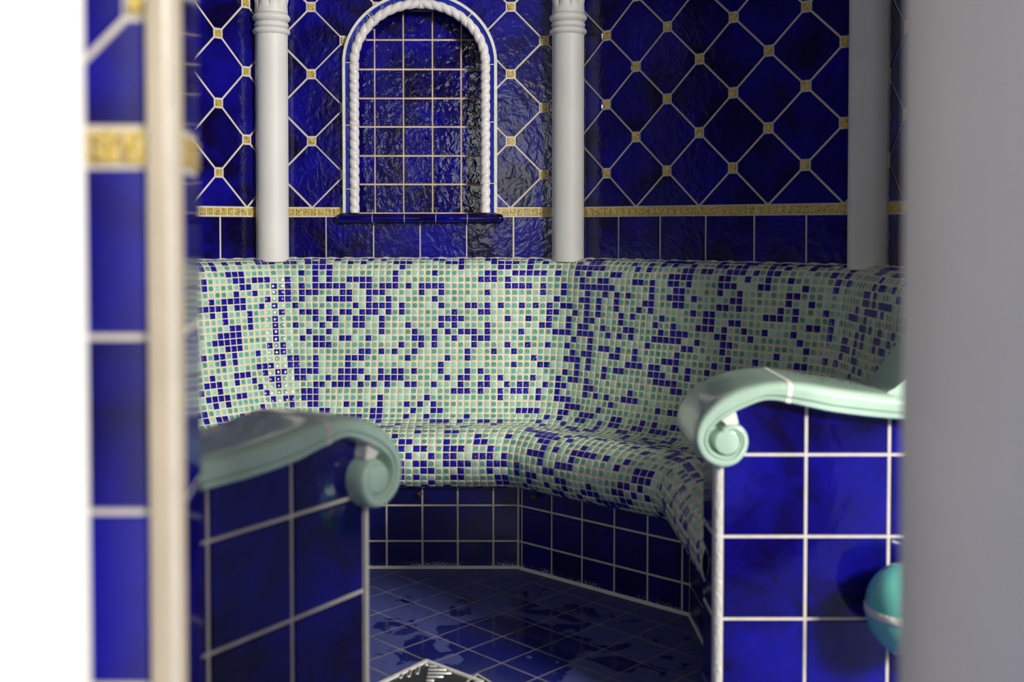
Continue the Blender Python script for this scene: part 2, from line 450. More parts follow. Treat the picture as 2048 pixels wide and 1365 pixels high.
for k in range(1, 61):
    t = pi-pi*k/60; p0 = (NA*cos(ARC[-1][1]), NB*sin(ARC[-1][1])); p1 = (NA*cos(t), NB*sin(t))
    ARC.append((ARC[-1][0]+math.hypot(p1[0]-p0[0], p1[1]-p0[1]), t))
hs = NSP-NBOT; AL = ARC[-1][0]; TT = 2*hs+AL
pieces = [0, .076, .278, hs, hs+AL*.245, hs+AL*.5, hs+AL*.755, hs+AL+.006, TT-.288, TT-.094, TT]
FY = 3.43
for a, b in zip(pieces, pieces[1:]):
    n = max(4, int((b-a)/.004)); mbm = MB(); mbr = MB()
    prof = [(.004, .0), (.004, .012), (.026, .013), (.041, .015), (.0425, .015), (.0425, .0195), (.051, .0195), (.052, .017), (.052, 0)]
    pm = [1, 1, 1, 1, 2, 2, 2, 2]
    rings = []
    for k in range(n+1):
        t = a+.0010+(b-a-.002)*k/n; r_ = []
        for o_, h_ in prof:
            x, z, _ = frame_path(o_, t); r_.append((x, FY-h_, z))
        rings.append(r_)
    for k in range(n):
        for j in range(len(prof)-1):
            mbm.face([rings[k][j], rings[k+1][j], rings[k+1][j+1], rings[k][j+1]], pm[j]-1, None, .55, False)
    for e in (0, n): mbm.face(rings[e] if e else rings[e][::-1], 0)
    mo = mbm.build('moulding_piece', [M_border, M_caulk], fr, radians(40)); mo['label'] = 'blue border with a thin white outer edge'
    # twisted rope
    K = 20; vr = []; nn = n*2
    for k in range(nn+1):
        t = a+.0008+(b-a-.0016)*k/nn; x, z, nr = frame_path(.0145, t)
        for j in range(K):
            ph = 2*pi*j/K
            tw = ph*1.0+2*pi*t/.060*(-1 if t < TT/2 else 1)*-1
            rr = .0158*(.76+.24*abs(sin(tw))**.6)
            vr.append((x+nr[0]*rr*cos(ph), FY-.013-rr*.95*sin(ph), z+nr[1]*rr*cos(ph)))
    fs = [[k*K+j, k*K+(j+1) % K, (k+1)*K+(j+1) % K, (k+1)*K+j] for k in range(nn) for j in range(K)]
    fs += [list(range(K))[::-1], [nn*K+j for j in range(K)]]
    mbr.idx(vr, fs); ro = mbr.build('rope_moulding', [M_rope], mo); ro['label'] = 'white twisted rope'
    bpy.context.view_layer.update()
# grout between the pieces
for t in pieces[1:-1]:
    mbg = MB()
    rg = []
    for dt in (-.0012, .0012):
        r_ = []
        for o_, h_ in [(-.001, 0), (-.001, .020), (.010, .027), (.026, .020), (.052, .0185), (.052, 0)]:
            x, z, _ = frame_path(o_, t+dt); r_.append((x, FY-h_, z))
        rg.append(r_)
    mbg.face(rg[0]); mbg.face(rg[1][::-1])
    for j in range(5): mbg.face([rg[0][j], rg[0][j+1], rg[1][j+1], rg[1][j]])
    mbg.build('joint_grout', [M_grout], fr)
reorigin(fr)
sl = thing('niche_sill', 'rounded cobalt blue ceramic sill under the arched niche', 'sill', loc=(NX, 3.42, H+.013))
sx = [(p-1024)/F*3.40 for p in (672, 745, 809, 872, 935, 1008)]
for k in range(5):
    a, b = sx[k], sx[k+1]; m = MB(); vs = []; nst = 12; K = 20
    def cs(r_, x):
        out = []
        for j in range(K):
            ph = pi/2-2*pi*j/K
            out.append((x, 3.43-.028+(.032 if sin(ph+pi) < -2 else 0)-.014*r_*cos(ph)*1.0+(0 if cos(ph) > 0 else .0), H+.0285+.0155*r_*sin(ph)))
        return out
    st = []
    for i in range(nst+1):
        f = i/nst; x = a+.001+(b-a-.002)*f; r_ = 1
        if k == 0: e = (x-a)/.014; r_ = sqrt(max(0.02, 1-(1-e)**2)) if e < 1 else 1
        if k == 4: e = (b-x)/.014; r_ = sqrt(max(0.02, 1-(1-e)**2)) if e < 1 else 1
        st.append((x, r_))
    if k == 0: st = [(a+.001+.014*(1-cos(pi/2*i/6)), max(.08, sin(pi/2*i/6))) for i in range(7)]+[(b-.001, 1)]
    if k == 4: st = [(a+.001, 1)]+[(b-.001-.014*(1-cos(pi/2*i/6)), max(.08, sin(pi/2*i/6))) for i in range(6, -1, -1)]
    for x, r_ in st:   # D-shaped section: flat on the wall, round in front
        sec = [(x, 3.432, H+.0285+.0155*r_)]
        for j in range(13):
            ph = pi/2-pi*j/12; sec.append((x, 3.43-.020-.017*r_*cos(ph), H+.0285+.0155*r_*sin(ph)))
        sec.append((x, 3.432, H+.0285-.0155*r_)); vs += sec
    K = 15; ns = len(st)
    fs = [[i*K+j, i*K+(j+1) % K, (i+1)*K+(j+1) % K, (i+1)*K+j] for i in range(ns-1) for j in range(K)]
    fs += [list(range(K))[::-1], [(ns-1)*K+j for j in range(K)]]
    m.idx(vs, fs); m.build('sill_tile', [M_near], sl, radians(50))
for x in sx[1:-1]:
    m = MB(); vs = []
    for dx in (-.0015, .0015):
        vs.append((x+dx, 3.432, H+.0442))
        for j in range(9): ph = pi/2-pi*j/8; vs.append((x+dx, 3.43-.020-.0165*cos(ph), H+.0285+.0150*sin(ph)))
        vs.append((x+dx, 3.432, H+.013))
    K = 11; m.idx(vs, [[j, (j+1) % K, K+(j+1) % K, K+j] for j in range(K)]+[list(range(K)), [K+j for j in range(K)][::-1]], 0, 0, False)
    m.build('joint_grout', [M_grout], sl)
reorigin(sl)

# ------------------------------------------------------------------ columns of the room
def lathe(mb, cx, cy, prof, K=48, a0=0, a1=2*pi, rf=None, mi=0):
    full = abs(a1-a0-2*pi) < 1e-6; n = K if full else K+1; vs = []
    for r, z in prof:
        for j in range(n):
            t = a0+(a1-a0)*j/K; rr = r if rf is None else rf(r, z, t); vs.append((cx+rr*cos(t), cy+rr*sin(t), z))
    fs = []
    for i in range(len(prof)-1):
        for j in range(K): fs.append([i*n+j, i*n+(j+1) % n, (i+1)*n+(j+1) % n, (i+1)*n+j])
    if full: fs += [list(range(n))[::-1], [(len(prof)-1)*n+j for j in range(n)]]
    mb.idx(vs, fs, mi)
R = .0505
def tor(z0, z1, r, n=8): return [(R+(r-R)*sin(pi*k/n), z0+(z1-z0)*k/n) for k in range(n+1)]
ringz = [(H+.602, H+.624, .0585), (H+.626, H+.641, .0535), (H+.643, H+.668, .0590)]
shaft = [(R, LEDGE-.004)]+[(R, LEDGE+.05*k) for k in range(1, 13)]+[(R, H+.598)]
def make_column(cx, cy, bis, name, label, caulk_dirs):
    t = thing(name, label, 'column', 'white columns in the corners of the steam room', (cx, cy, LEDGE))
    m = MB(); lathe(m, cx, cy, shaft+[(R, H+.602)]); m.build('shaft', [M_white], t, radians(50))
    for z0, z1, r in ringz:
        m = MB(); lathe(m, cx, cy, tor(z0, z1, r)); m.build('ring', [M_white], t, radians(70))
    m = MB()
    pr = [(R-.004, H+.668), (R+.001, H+.670), (R, H+.685), (R-.001, H+.70), (R+.002, H+.72), (R+.005, H+.75), (R+.012, H+.80), (R+.024, H+.85), (R+.034, H+.88), (R+.03, H+.89), (R+.036, H+.90), (R+.038, H+.93), (R+.03, H+.935)]
    pr2 = []
    for (r0, z0), (r1, z1) in zip(pr, pr[1:]): pr2 += [(r0+(r1-r0)*k/4, z0+(z1-z0)*k/4) for k in range(4)]
    pr2.append(pr[-1])
    def leaf(r, z, th):
        zz = z-(H+.682)
        if zz < 0 or z > H+.885: return r
        ph = ((th+.33) % (pi/4))/(pi/4)-.5; wd = .05+.9*zz
        wd = min(wd, .22); d = max(0, 1-abs(ph)/wd)
        return r-.011*d*min(1, zz/.02) + .004*cos(ph*2*pi+pi)*min(1, zz/.05)
    lathe(m, cx, cy, pr2, 128, rf=leaf); m.build('capital', [M_white], t, radians(60))
    m = MB()
    for j in range(1):
        hw = .095; b = [(cx-hw, cy-hw), (cx+hw, cy-hw), (cx+hw, cy+hw*.3), (cx-hw, cy+hw*.3)]
        lathe(m, cx, cy, [(.085, H+.935), (.092, H+.94), (.092, H+.965), (.08, H+.97)], 48)
    m.build('abacus', [M_white], t, radians(40))
    # sealant beads where the column meets the two walls
    for nd in caulk_dirs:
        m = MB(); a = math.atan2(nd[1], nd[0])
        pf = [(r+.0045+.0012*sin(z*83)+.0007*sin(z*211), z) for r, z in [(R, LEDGE+.003*k) for k in range(0, 240)]]
        for k, (r, z) in enumerate(pf):
            for z0, z1, rr in ringz:
                if z0-.008 < z < z1+.008: pf[k] = (r+(rr-R)*min(1, max(0, sin(pi*(z-z0+.008)/(z1-z0+.016)))), z)
        lathe(m, cx, cy, pf, 10, a+radians(18), a+radians(52)); lathe(m, cx, cy, pf, 10, a-radians(52), a-radians(18))
        m.build('sealant_bead', [M_caulk], t)
    reorigin(t); return t
def unit(x, y): L = math.hypot(x, y); return (x/L, y/L)
def wdir(i): return unit(W[i+1][0]-W[i][0], W[i+1][1]-W[i][1])
col_lab = {1: 'white column at the left corner of the room, hidden behind the front pier',
           2: 'bright white column with ringed neck, first to the left of the niche',
           3: 'greyish white column with ringed neck, just right of the niche',
           4: 'plain grey-lit column shaft in the right corner beside the large foreground column'}
for k in (1, 2, 3, 4):
    d0, d1 = wdir(k-1), wdir(k); n0, n1 = (d0[1], -d0[0]), (d1[1], -d1[0]); bi = unit(n0[0]+n1[0], n0[1]+n1[1])
    cx, cy = W[k][0]+bi[0]*.045, W[k][1]+bi[1]*.045
    make_column(cx, cy, bi, 'column', col_lab[k], [(-n0[0], -n0[1]), (-n1[0], -n1[1])])

# ------------------------------------------------------------------ mosaic bench swept round the walls
PT = .0204
prof = [(.0, .101), (.030, .099), (.058, .104), (.080, .118), (.094, .145), (.100, .18), (.108, .25), (.120, .33), (.135, .41), (.150, .48),
        (.164, .53), (.182, .566), (.21, .586), (.25, .592), (.30, .588), (.35, .577), (.40, .563), (.44, .556), (.475, .560), (.505, .574),
        (.527, .597), (.538, .628), (.537, .658), (.527, .684), (.508, .706), (.485, .715), (.455, .719)]
prof = [(d, H-b) for d, b in prof]
def catmull(P, n=10):
    out = []
    for i in range(len(P)-1):
        p0, p1, p2, p3 = P[max(i-1, 0)], P[i], P[i+1], P[min(i+2, len(P)-1)]
        for k in range(n):
            t = k/n; out.append(tuple(.5*(2*b+(c-a)*t+(2*a-5*b+4*c-d)*t*t+(-a+3*b-3*c+d)*t**3) for a, b, c, d in zip(p0, p1, p2, p3)))
    out.append(P[-1]); return out
dense = catmull(prof); cum = [0]
for a, b in zip(dense, dense[1:]): cum.append(cum[-1]+math.hypot(b[0]-a[0], b[1]-a[1]))
def pat(s):
    s = max(0, min(cum[-1], s)); k = 0
    lo, hi = 0, len(cum)-1
    while hi-lo > 1:
        mid = (lo+hi)//2
        if cum[mid] <= s: lo = mid
        else: hi = mid
    f = (s-cum[lo])/max(1e-9, cum[hi]-cum[lo]); a, b = dense[lo], dense[hi]
    return (a[0]+(b[0]-a[0])*f, a[1]+(b[1]-a[1])*f)
nrow = round(cum[-1]/PT); rp = cum[-1]/nrow
def fil(d):
    if d < .06: return .02+.8*d
    if d < .20: return .068+(d-.06)*1.5
    if d < .45: return .278-(d-.20)*.55
    return .14-(d-.45)*1.0
KI = [1, 1, 1, 1, 1.12]          # the bench is a little deeper along the right wall
def corner(k, d):
    a, b = wdir(k-1), wdir(k); na, nb = (a[1], -a[0]), (b[1], -b[0]); da, db = d*KI[k-1], d*KI[k]
    D = na[0]*nb[1]-na[1]*nb[0]
    return (W[k][0]+(da*nb[1]-db*na[1])/D, W[k][1]+(na[0]*db-nb[0]*da)/D)
def half(i, side, d):
    """path from the middle of wall i towards its left (-1) or right (+1) corner at inset d"""
    A, B = W[i], W[i+1]; dx, dy = wdir(i); n = (dy, -dx); L = math.hypot(B[0]-A[0], B[1]-A[1])
    m = ((A[0]+B[0])/2+n[0]*d*KI[i], (A[1]+B[1])/2+n[1]*d*KI[i]); k = i+1 if side > 0 else i
    if 0 < k < len(W)-1:
        e0, e1 = wdir(k-1), wdir(k); turn = math.acos(max(-1, min(1, e0[0]*e1[0]+e0[1]*e1[1])))
    else: turn = 0
    Lc = math.hypot(*(p-q_ for p, q_ in zip(corner(k, d), m))) if turn else L/2
    r = fil(d); T = r*tan(turn/2)
    return m, (dx*side, dy*side), n, Lc-T, r, turn
def pos(hf, s):
    m, d, n, Ls, r, turn = hf
    if s <= Ls or turn == 0: return (m[0]+d[0]*s, m[1]+d[1]*s)
    ph = (s-Ls)/r
    return (m[0]+d[0]*(Ls+r*sin(ph))+n[0]*r*(1-cos(ph)), m[1]+d[1]*(Ls+r*sin(ph))+n[1]*r*(1-cos(ph)))
def hlen(hf): return hf[3]+hf[4]*hf[5]/2
rows = [pat(j*rp) for j in range(nrow+1)]
jc = next(j for j, (d, z) in enumerate(rows) if d > .20)          # crease between backrest and seat
jn = next(j for j, (d, z) in enumerate(rows) if d > .47)          # start of the rounded front edge
kinds = {}
def kind_at(i, side, j, c):
    key = (i, side, j, c)
    if key not in kinds:
        left = kinds.get((i, side, j, c-1)); up = kinds.get((i, side, j-1, c))
        pb = .26+(.11 if left == 1 else 0)+(.09 if up == 1 else 0)
        if jc < j < jn+3: pb *= .75
        kinds[key] = 1 if random.random() < pb else (2 if random.random() < .52 else 3)
    return kinds[key]
bench = thing('mosaic_bench', 'curved built-in steam room bench with teal and blue mosaic backrest and seat', 'bench', loc=(-.25, 3.0, 0))
mbs = [MB(), MB()]
def surf(i, side, j, c, Nn, hfs=None):
    pass
def colpos(hf, c, Nn):
    h = hlen(hf); K = 9
    s = c*PT; ex = h-Nn*PT; f = max(0, (c-(Nn-K))/K)
    return s+ex*f
for i in range(5):
    for side in (-1, 1):
        hb = half(i, side, .13); hn = half(i, side, .53)
        Nb, Nn_ = round(hlen(hb)/PT), round(hlen(hn)/PT)
        for j in range(nrow):
            (d0, z0), (d1, z1) = rows[j], rows[j+1]; h0, h1 = half(i, side, d0), half(i, side, d1)
            if j < jc-2: Nr = Nb
            elif j >= jn-1: Nr = Nn_
            else: Nr = round((hlen(h0)+hlen(h1))/2/PT)
            mbx = mbs[0] if j < jc else mbs[1]
            for c in range(Nr):
                a0, a1 = pos(h0, colpos(h0, c, Nr)), pos(h0, colpos(h0, c+1, Nr)); b0, b1 = pos(h1, colpos(h1, c, Nr)), pos(h1, colpos(h1, c+1, Nr))
                if i == 4 and min(a0[1], a1[1], b0[1]) < 2.02: continue
                P = [Vector((*a0, z0)), Vector((*a1, z0)), Vector((*b1, z1)), Vector((*b0, z1))]
                if side > 0: P = [P[3], P[2], P[1], P[0]]
                nrm = (P[2]-P[0]).cross(P[3]-P[1]).normalized()
                if j < jc: g0 = 0.0
                mbx.face(P, 0)
                kd = kind_at(i, side, j, c)
                def L(u, v, h):
                    return (P[0]*(1-u)*(1-v)+P[1]*u*(1-v)+P[2]*u*v+P[3]*(1-u)*v)+nrm*h
                g = .072; e = .16; jt = lambda: random.uniform(-.012, .012)
                g1, g2, g3, g4 = g+jt(), g+jt(), g+jt(), g+jt()
                tl = random.uniform(-.00025, .00025), random.uniform(-.00025, .00025)
                base = [L(g1, g2, 0), L(1-g3, g2, 0), L(1-g3, 1-g4, 0), L(g1, 1-g4, 0)]
                mid = [L(g1+.025, g2+.025, .0014), L(1-g3-.025, g2+.025, .0014), L(1-g3-.025, 1-g4-.025, .0014), L(g1+.025, 1-g4-.025, .0014)]
                top = [L(g1+.10, g2+.10, .0021+tl[0]), L(1-g3-.10, g2+.10, .0021+tl[1]), L(1-g3-.10, 1-g4-.10, .0021-tl[0]), L(g1+.10, 1-g4-.10, .0021-tl[1])]
                rn = random.random(); uvb = [(0, 0), (1, 0), (1, 1), (0, 1)]; uvm = [(.03, .03), (.97, .03), (.97, .97), (.03, .97)]; uvt = [(.12, .12), (.88, .12), (.88, .88), (.12, .88)]
                i0 = len(mbx.v); mbx.v += [tuple(p) for p in base+mid+top]
                F_ = [([8, 9, 10, 11], uvt)]
                for k in range(4):
                    q2 = (k+1) % 4
                    F_.append(([k, q2, 4+q2, 4+k], [uvb[k], uvb[q2], uvm[q2], uvm[k]])); F_.append(([4+k, 4+q2, 8+q2, 8+k], [uvm[k], uvm[q2], uvt[q2], uvt[k]]))
                for f, u in F_:
                    mbx.f.append([a+i0 for a in f]); mbx.m.append(kd); mbx.uv.append(u); mbx.r.append(rn); mbx.sm.append(True)
mats = [M_mosgrout, M_mb, M_md, M_ml]
o = mbs[0].build('backrest', mats, bench); o['label'] = 'mosaic backrest of small teal and blue tiles'
o = mbs[1].build('seat', mats, bench); o['label'] = 'mosaic seat with a rounded front edge'
print('mosaic faces', len(mbs[0].f)+len(mbs[1].f), 'rows', nrow, jc, jn)
# tiled riser under the seat
DR_ = .462
def off(k, d):
    if k == 0: n = (wdir(0)[1], -wdir(0)[0]); return (W[0][0]+n[0]*d, W[0][1]+n[1]*d)
    if k == len(W)-1: d *= KI[-1]; n = (wdir(k-1)[1], -wdir(k-1)[0]); return (W[k][0]+n[0]*d, W[k][1]+n[1]*d)
    return corner(k, d)
RS = [off(k, DR_) for k in range(6)]; RS[5] = (RS[4][0]+(RS[5][0]-RS[4][0])*(RS[4][1]-2.03)/(RS[4][1]-RS[5][1]), 2.03)
print('riser corners', RS)
mb = MB(); mk = MB(); zt = H-.718
zj = [0.004, H-.8725, H-.7725, zt]
for i in range(5):
    pn = Panel(RS[i], RS[i+1]); backing(mb, pn, 0, pn.L, 0, zt+.004, 0)
    if i == 2: js = [on_line(p, RS[i], RS[i+1]) for p in (771.6, 843.6, 914.8, 986.5)]; js += [js[0]-.1*k for k in range(1, 5)]
    elif i == 3: js = [on_line(p, RS[i], RS[i+1]) for p in (1044, 1104, 1165, 1230, 1297, 1367)]; print([round(y-x, 3) for x, y in zip(js, js[1:])])
    else: js = [.05+.1*k for k in range(10)]
    for z0, z1 in zip(zj, zj[1:]): row(mb, pn, 0.001, pn.L-.001, z0, z1, js)
    n = 24
    for k in range(n):   # sealant fillet between riser and floor
        u0, u1 = pn.L*k/n, pn.L*(k+1)/n
        w0 = [.007+.0014*sin(17*(i*3.1+q_)*1.0) for q_ in (k*.37, (k+1)*.37)]
        a = [pn.P(u0, .009, .003), pn.P(u1, .009, .003), pn.P(u1, .001, w0[1]), pn.P(u0, .001, w0[0])]
        mk.face([a[3], a[2], a[1], a[0]], 0)
mb.build('riser', [M_grout, M_riser], bench)['label'] = 'dark blue square tiled base below the seat'
mk.build('floor_sealant', [M_caulk], bench)
# cream bead where the ledge meets the walls
mk = MB()
for i in range(5):
    pn = Panel(W[i], W[i+1]); n = 60; pr = None
    for k in range(n+1):
        u = pn.L*k/n; e = .0015*sin(k*1.7)+.001*sin(k*3.9)
        c = [pn.P(u, LEDGE+.008+e, .004), pn.P(u, LEDGE+.0055+e, .010), pn.P(u, LEDGE-.002, .014+e)]
        if pr:
            for q_ in range(2): mk.face([pr[q_+1], c[q_+1], c[q_], pr[q_]], 0, None, 0, True)
        pr = c
mk.build('wall_sealant', [M_caulk], bench)
reorigin(bench)
for nm, px, py, Y, lab in (('steam_nozzle', 840, 988, 2.955, 'small rusty brown nozzle under the seat edge, left of the inner bench corner'),
                       ('steam_nozzle', 1067, 993, 2.915, 'small rusty brown nozzle under the seat edge, right of the inner bench corner')):
    p = at(px, py, Y); m = MB(); vs = []
    prf = [(.0005, -.012), (.006, -.012), (.0075, -.006), (.006, -.002), (.004, .003), (.0005, .004)]
    K = 14
    for r, y in prf:
        for j in range(K): t = 2*pi*j/K; rr = r*(1+.15*sin(3*t)); vs.append((p.x+rr*cos(t), p.y+y, p.z+rr*sin(t)))
    m.idx(vs, [[a*K+j, a*K+(j+1) % K, (a+1)*K+(j+1) % K, (a+1)*K+j] for a in range(5) for j in range(K)])
    tag(m.build(nm, [M_rust]), lab, 'nozzle', 'rusty nozzles under the bench')

# ------------------------------------------------------------------ armrest partitions with scroll caps
K0 = 1.9/2150; EX = 1391.0
sc = [  # (mid px, mid py, half thickness px) on the front of the right armrest, outer end of the rail first
 (2100, 834, 24), (1960, 830, 24), (1804, 819, 24), (1740, 813, 24.5), (1674, 804.5, 24.5), (1630, 796, 24), (1588, 789, 22), (1555, 786, 19), (1525, 788.5, 17.5), (1488, 800, 19.5), (1454, 817, 19),
 (1428, 837, 17), (1412, 858, 15.5), (1405.5, 884, 14.5), (1414, 909, 13.7), (1431, 923.5, 13.5), (1451, 929, 13.2), (1472, 924, 12), (1487, 908, 10.8),
 (1493.5, 888, 9.8), (1489, 870, 9.2), (1475, 860, 8.6), (1461, 860, 8.0), (1450, 866, 7.0)]
def sz(px, py): return ((px-EX)*K0, H-(py-455.5)*K0)
prf = [(*sz(a, b), t*K0) for a, b, t in sc]
def cat3(P, n=6):
    out = []
    for i in range(len(P)-1):
        p0, p1, p2, p3 = P[max(i-1, 0)], P[i], P[i+1], P[min(i+2, len(P)-1)]
        for k in range(n):
            t = k/n; out.append(tuple(.5*(2*b+(c-a)*t+(2*a-5*b+4*c-d)*t*t+(-a+3*b-3*c+d)*t**3) for a, b, c, d in zip(p0, p1, p2, p3)))
    out.append(P[-1]); return out
def make_partition(E, sd, nd, root, smax, thick=.125, proud=.036, cw=.215, lift=0):
    """E: plan point of the partition end on its front face; sd: plan direction away from the end; nd: front normal"""
    E0 = (E[0]-sd[0]*.047, E[1]-sd[1]*.047)         # outermost point of the scroll
    def Wp(s, n, z): return (E0[0]+sd[0]*s+nd[0]*n, E0[1]+sd[1]*s+nd[1]*n, z)
    path = [(p[0], p[1]+lift*max(0, p[0]-.22), p[2]) for p in cat3(prf) if p[0] <= smax]
    cut = (1583-EX)*K0
    wn = (sd[0]*nd[1]-sd[1]*nd[0])                  # handedness
    def sweep(path, name, parent, grow=0.0, mt=M_mint, step=True, f0=None):
        m = MB(); rings = []
        for k, (s, z, t) in enumerate(path):
            a = path[max(k-1, 0)]; b = path[min(k+1, len(path)-1)]; dx, dz = b[0]-a[0], b[1]-a[1]; L = math.hypot(dx, dz) or 1
            nx, nz_ = dz/L, -dx/L                    # towards the outer (upper) side when walking rail -> scroll
            t = t+grow; g_ = proud+grow; bk = proud-cw-grow
            sec = [(g_-.034, 1), (g_-.020, .97), (g_-.010, .88), (g_-.004, .72), (g_-.001, .5), (g_, .25), (g_, -.30)]
            sec += [(g_-.0045, -.36), (g_-.0050, -.46), (g_-.0015, -.54), (g_-.001, -.85), (g_-.006, -1)] if step else [(g_, -.8), (g_-.004, -1)]
            sec += [(bk+.006, -1), (bk, -.8), (bk, .6), (bk+.006, .93), (bk+.018, 1)]
            rings.append([Wp(s+nx*t*v, n, z+nz_*t*v) for n, v in sec])
        K = len(rings[0]); vs = [p for r in rings for p in r]
        fs = [[i*K+j, i*K+(j+1) % K, (i+1)*K+(j+1) % K, (i+1)*K+j] for i in range(len(rings)-1) for j in range(K)]
        fs += [list(range(K)), [(len(rings)-1)*K+j for j in range(K)][::-1]]
        m.idx(vs, fs); return m.build(name, [mt], parent, radians(38))
    iC = min(range(len(path)), key=lambda k: abs(path[k][0]-cut) if path[k][1] > H-.37*1.1 and k < 50 else 9)
    rail = sweep(path[:iC+1], 'rail', root); rail['label'] = 'straight pale green glazed rail'
    scroll = sweep(path[iC:], 'scroll', root, step=True); scroll['label'] = 'pale green scrolled armrest end'
    a, b = path[iC], path[iC-1]; L = math.hypot(a[0]-b[0], a[1]-b[1]); f = .0045/L
    c1 = tuple(x+(y-x)*f for x, y in zip(a, b)); c0 = tuple(x+(y-x)*-f for x, y in zip(a, b))
    sweep([c1, c0], 'joint_grout', rail, .0008, M_caulk)
    # recessed core and raised button of the scroll
    cs_, cz = sz(1456, 886)
    def disc(r, n0, n1, name, parent, mt, cs_=cs_, cz=cz, rnd=.002):
        m = MB(); K = 40; vs = []
        for n, rr in ((n0, r), (n1-rnd, r), (n1-rnd*.3, r-rnd*.3), (n1, r-rnd)):
            for j in range(K): t = 2*pi*j/K; vs.append(Wp(cs_+rr*cos(t), n, cz+rr*sin(t)))
        fs = [[i*K+j, i*K+(j+1) % K, (i+1)*K+(j+1) % K, (i+1)*K+j] for i in range(3) for j in range(K)]
        fs += [list(range(K))[::-1], [3*K+j for j in range(K)]]
        m.idx(vs, fs); return m.build(name, [mt], parent, radians(50))
    disc(41*K0, proud-cw+.01, proud-.028, 'scroll_core', scroll, M_mint)
    disc(26*K0, 0.0, proud-.0012, 'scroll_button', scroll, M_mint, *sz(1457.5, 888), .003)
    m = MB(); q_ = [sz(*p) for p in ((1448, 845), (1476, 828), (1479, 838), (1482, 851), (1463, 858))]; n = len(q_)
    m.idx([Wp(s_, proud-.035, z_) for s_, z_ in q_]+[Wp(s_, proud-.010, z_) for s_, z_ in q_], [[j, (j+1) % n, n+(j+1) % n, n+j] for j in range(n)]+[list(range(n))[::-1], [n+j for j in range(n)]], 0, 0, False)
    b1 = m.build('filler', [M_caulk], scroll, radians(30)); b1['label'] = 'white sealant plug above the scroll'
    # tiled body: outline clipped under the cap
    pA = (E[0], E[1]); pB = (E[0]+sd[0], E[1]+sd[1]); pn = Panel(pA, pB, flip=False)
    if pn.n[0]*nd[0]+pn.n[1]*nd[1] < 0: pn = Panel(pA, pB, flip=True)
    top = []
    for a, b in (((1400, 850), (1425, 815)), ((1425, 815), (1470, 792)), ((1470, 792), (1560, 780)), ((1560, 782), (1804, 817))):
        (s0, z0), (s1, z1) = sz(*a), sz(*b); s0 -= .047; s1 -= .047
        top.append((-(z1-z0), (s1-s0), -(z1-z0)*s0+(s1-s0)*z0))
    m = MB(); body = rect(0, smax-.047, 0, H)
    for c in top: body = clip(body, *c)
    fpts = [pn.P(u, z, 0) for u, z in body]; bpts = [pn.P(u, z, -thick) for u, z in body]; n = len(body)
    m.face(fpts, 0); m.face(bpts[::-1], 0)
    for k in range(n): m.face([fpts[k], bpts[k], bpts[(k+1) % n], fpts[(k+1) % n]], 0)
    zj = [H-1.012, H-.862, H-.712, H-.561, H-.4115, H-.26, H-.12]; zj[0] = max(zj[0], 0.002) if zj[0] > 0 else 0.002
    zj = [z for z in [0.002]+[H-.862, H-.712, H-.561, H-.4115, H-.26, H-.12]]
    js = [.162+.1505*k for k in range(8)]
    for z0, z1 in zip(zj, zj[1:]): row(m, pn, .010, smax-.047, z0, z1, js, None, 1, top)
    # end face
    ee = (E[0]-nd[0]*thick, E[1]-nd[1]*thick); pe = Panel(ee, E)
    if pe.n[0]*sd[0]+pe.n[1]*sd[1] > 0: pe = Panel(ee, E, flip=True)
    for z0, z1 in zip(zj, zj[1:]):
        if z0 < H-.4: row(m, pe, 0.004, thick-.010, z0, min(z1, H-.36), [], None, 1)
    # back face
    pb = Panel(ee, (ee[0]+sd[0], ee[1]+sd[1]), flip=not pn.flip)
    for z0, z1 in zip(zj, zj[1:]): row(m, pb, .010, smax-.047, z0, z1, js, None, 1, top)
    m.build('tiled_body', [M_grout, M_near], root)['label'] = 'cobalt blue square tiles with cream joints'
    # rounded cream trim on the vertical front corner
    m = MB(); vs = []; K = 9; r = .0135
    for z in (0.0, H-.42):
        for j in range(K):
            t = pi/2*j/(K-1); s_, n_ = .010-.0155*sin(t)+.0-0.0, .005-.0155*(1-cos(t))
            vs.append((E[0]+sd[0]*s_+nd[0]*n_, E[1]+sd[1]*s_+nd[1]*n_, z))
    m.idx(vs, [[j, j+1, K+j+1, K+j] for j in range(K-1)]); m.build('corner_trim', [M_caulk], root)['label'] = 'cream rounded corner bead'
    return Wp
pr_ = thing('armrest_partition', 'blue tiled end wall with pale green scroll armrest on the right of the entrance', 'bench end wall', 'tiled bench ends with scroll armrests', (.55, 2.0, 0))
ER = (.371, 1.936)
Wr = make_partition(ER, (1, 0), (0, -1), pr_, .64)
# upswept end piece of the right cap, rising against the backrest
m = MB()
us_ = [(.655, .642), (.675, .650), (.693, .660), (.710, .677), (.726, .700), (.745, .728), (.775, .765), (.82, .80), (.88, .83), (.955, .845), (.955, .60), (.655, .60)]
n = len(us_)
for k in range(n):
    p, q_ = us_[k], us_[(k+1) % n]; m.face([(p[0], 1.935, p[1]), (q_[0], 1.935, q_[1]), (q_[0], 2.075, q_[1]), (p[0], 2.075, p[1])], 0, None, 0, k < 9)
m.face([(x, 1.935, z) for x, z in us_]); m.face([(x, 2.075, z) for x, z in us_][::-1])
m.build('upswept_end', [M_mint], pr_, radians(50)); reorigin(pr_)
al = radians(56); sdl = (-cos(al), -sin(al)); ndl = (sin(al), -cos(al))
EL = (-.315+cos(al)*.163, 1.52+sin(al)*.163)
pl = thing('armrest_partition', 'blue tiled end wall with pale green scroll armrest on the left of the entrance', 'bench end wall', 'tiled bench ends with scroll armrests', (-.35, 1.45, 0))
make_partition(EL, sdl, ndl, pl, .56, thick=.085, cw=.155, lift=.06); reorigin(pl)

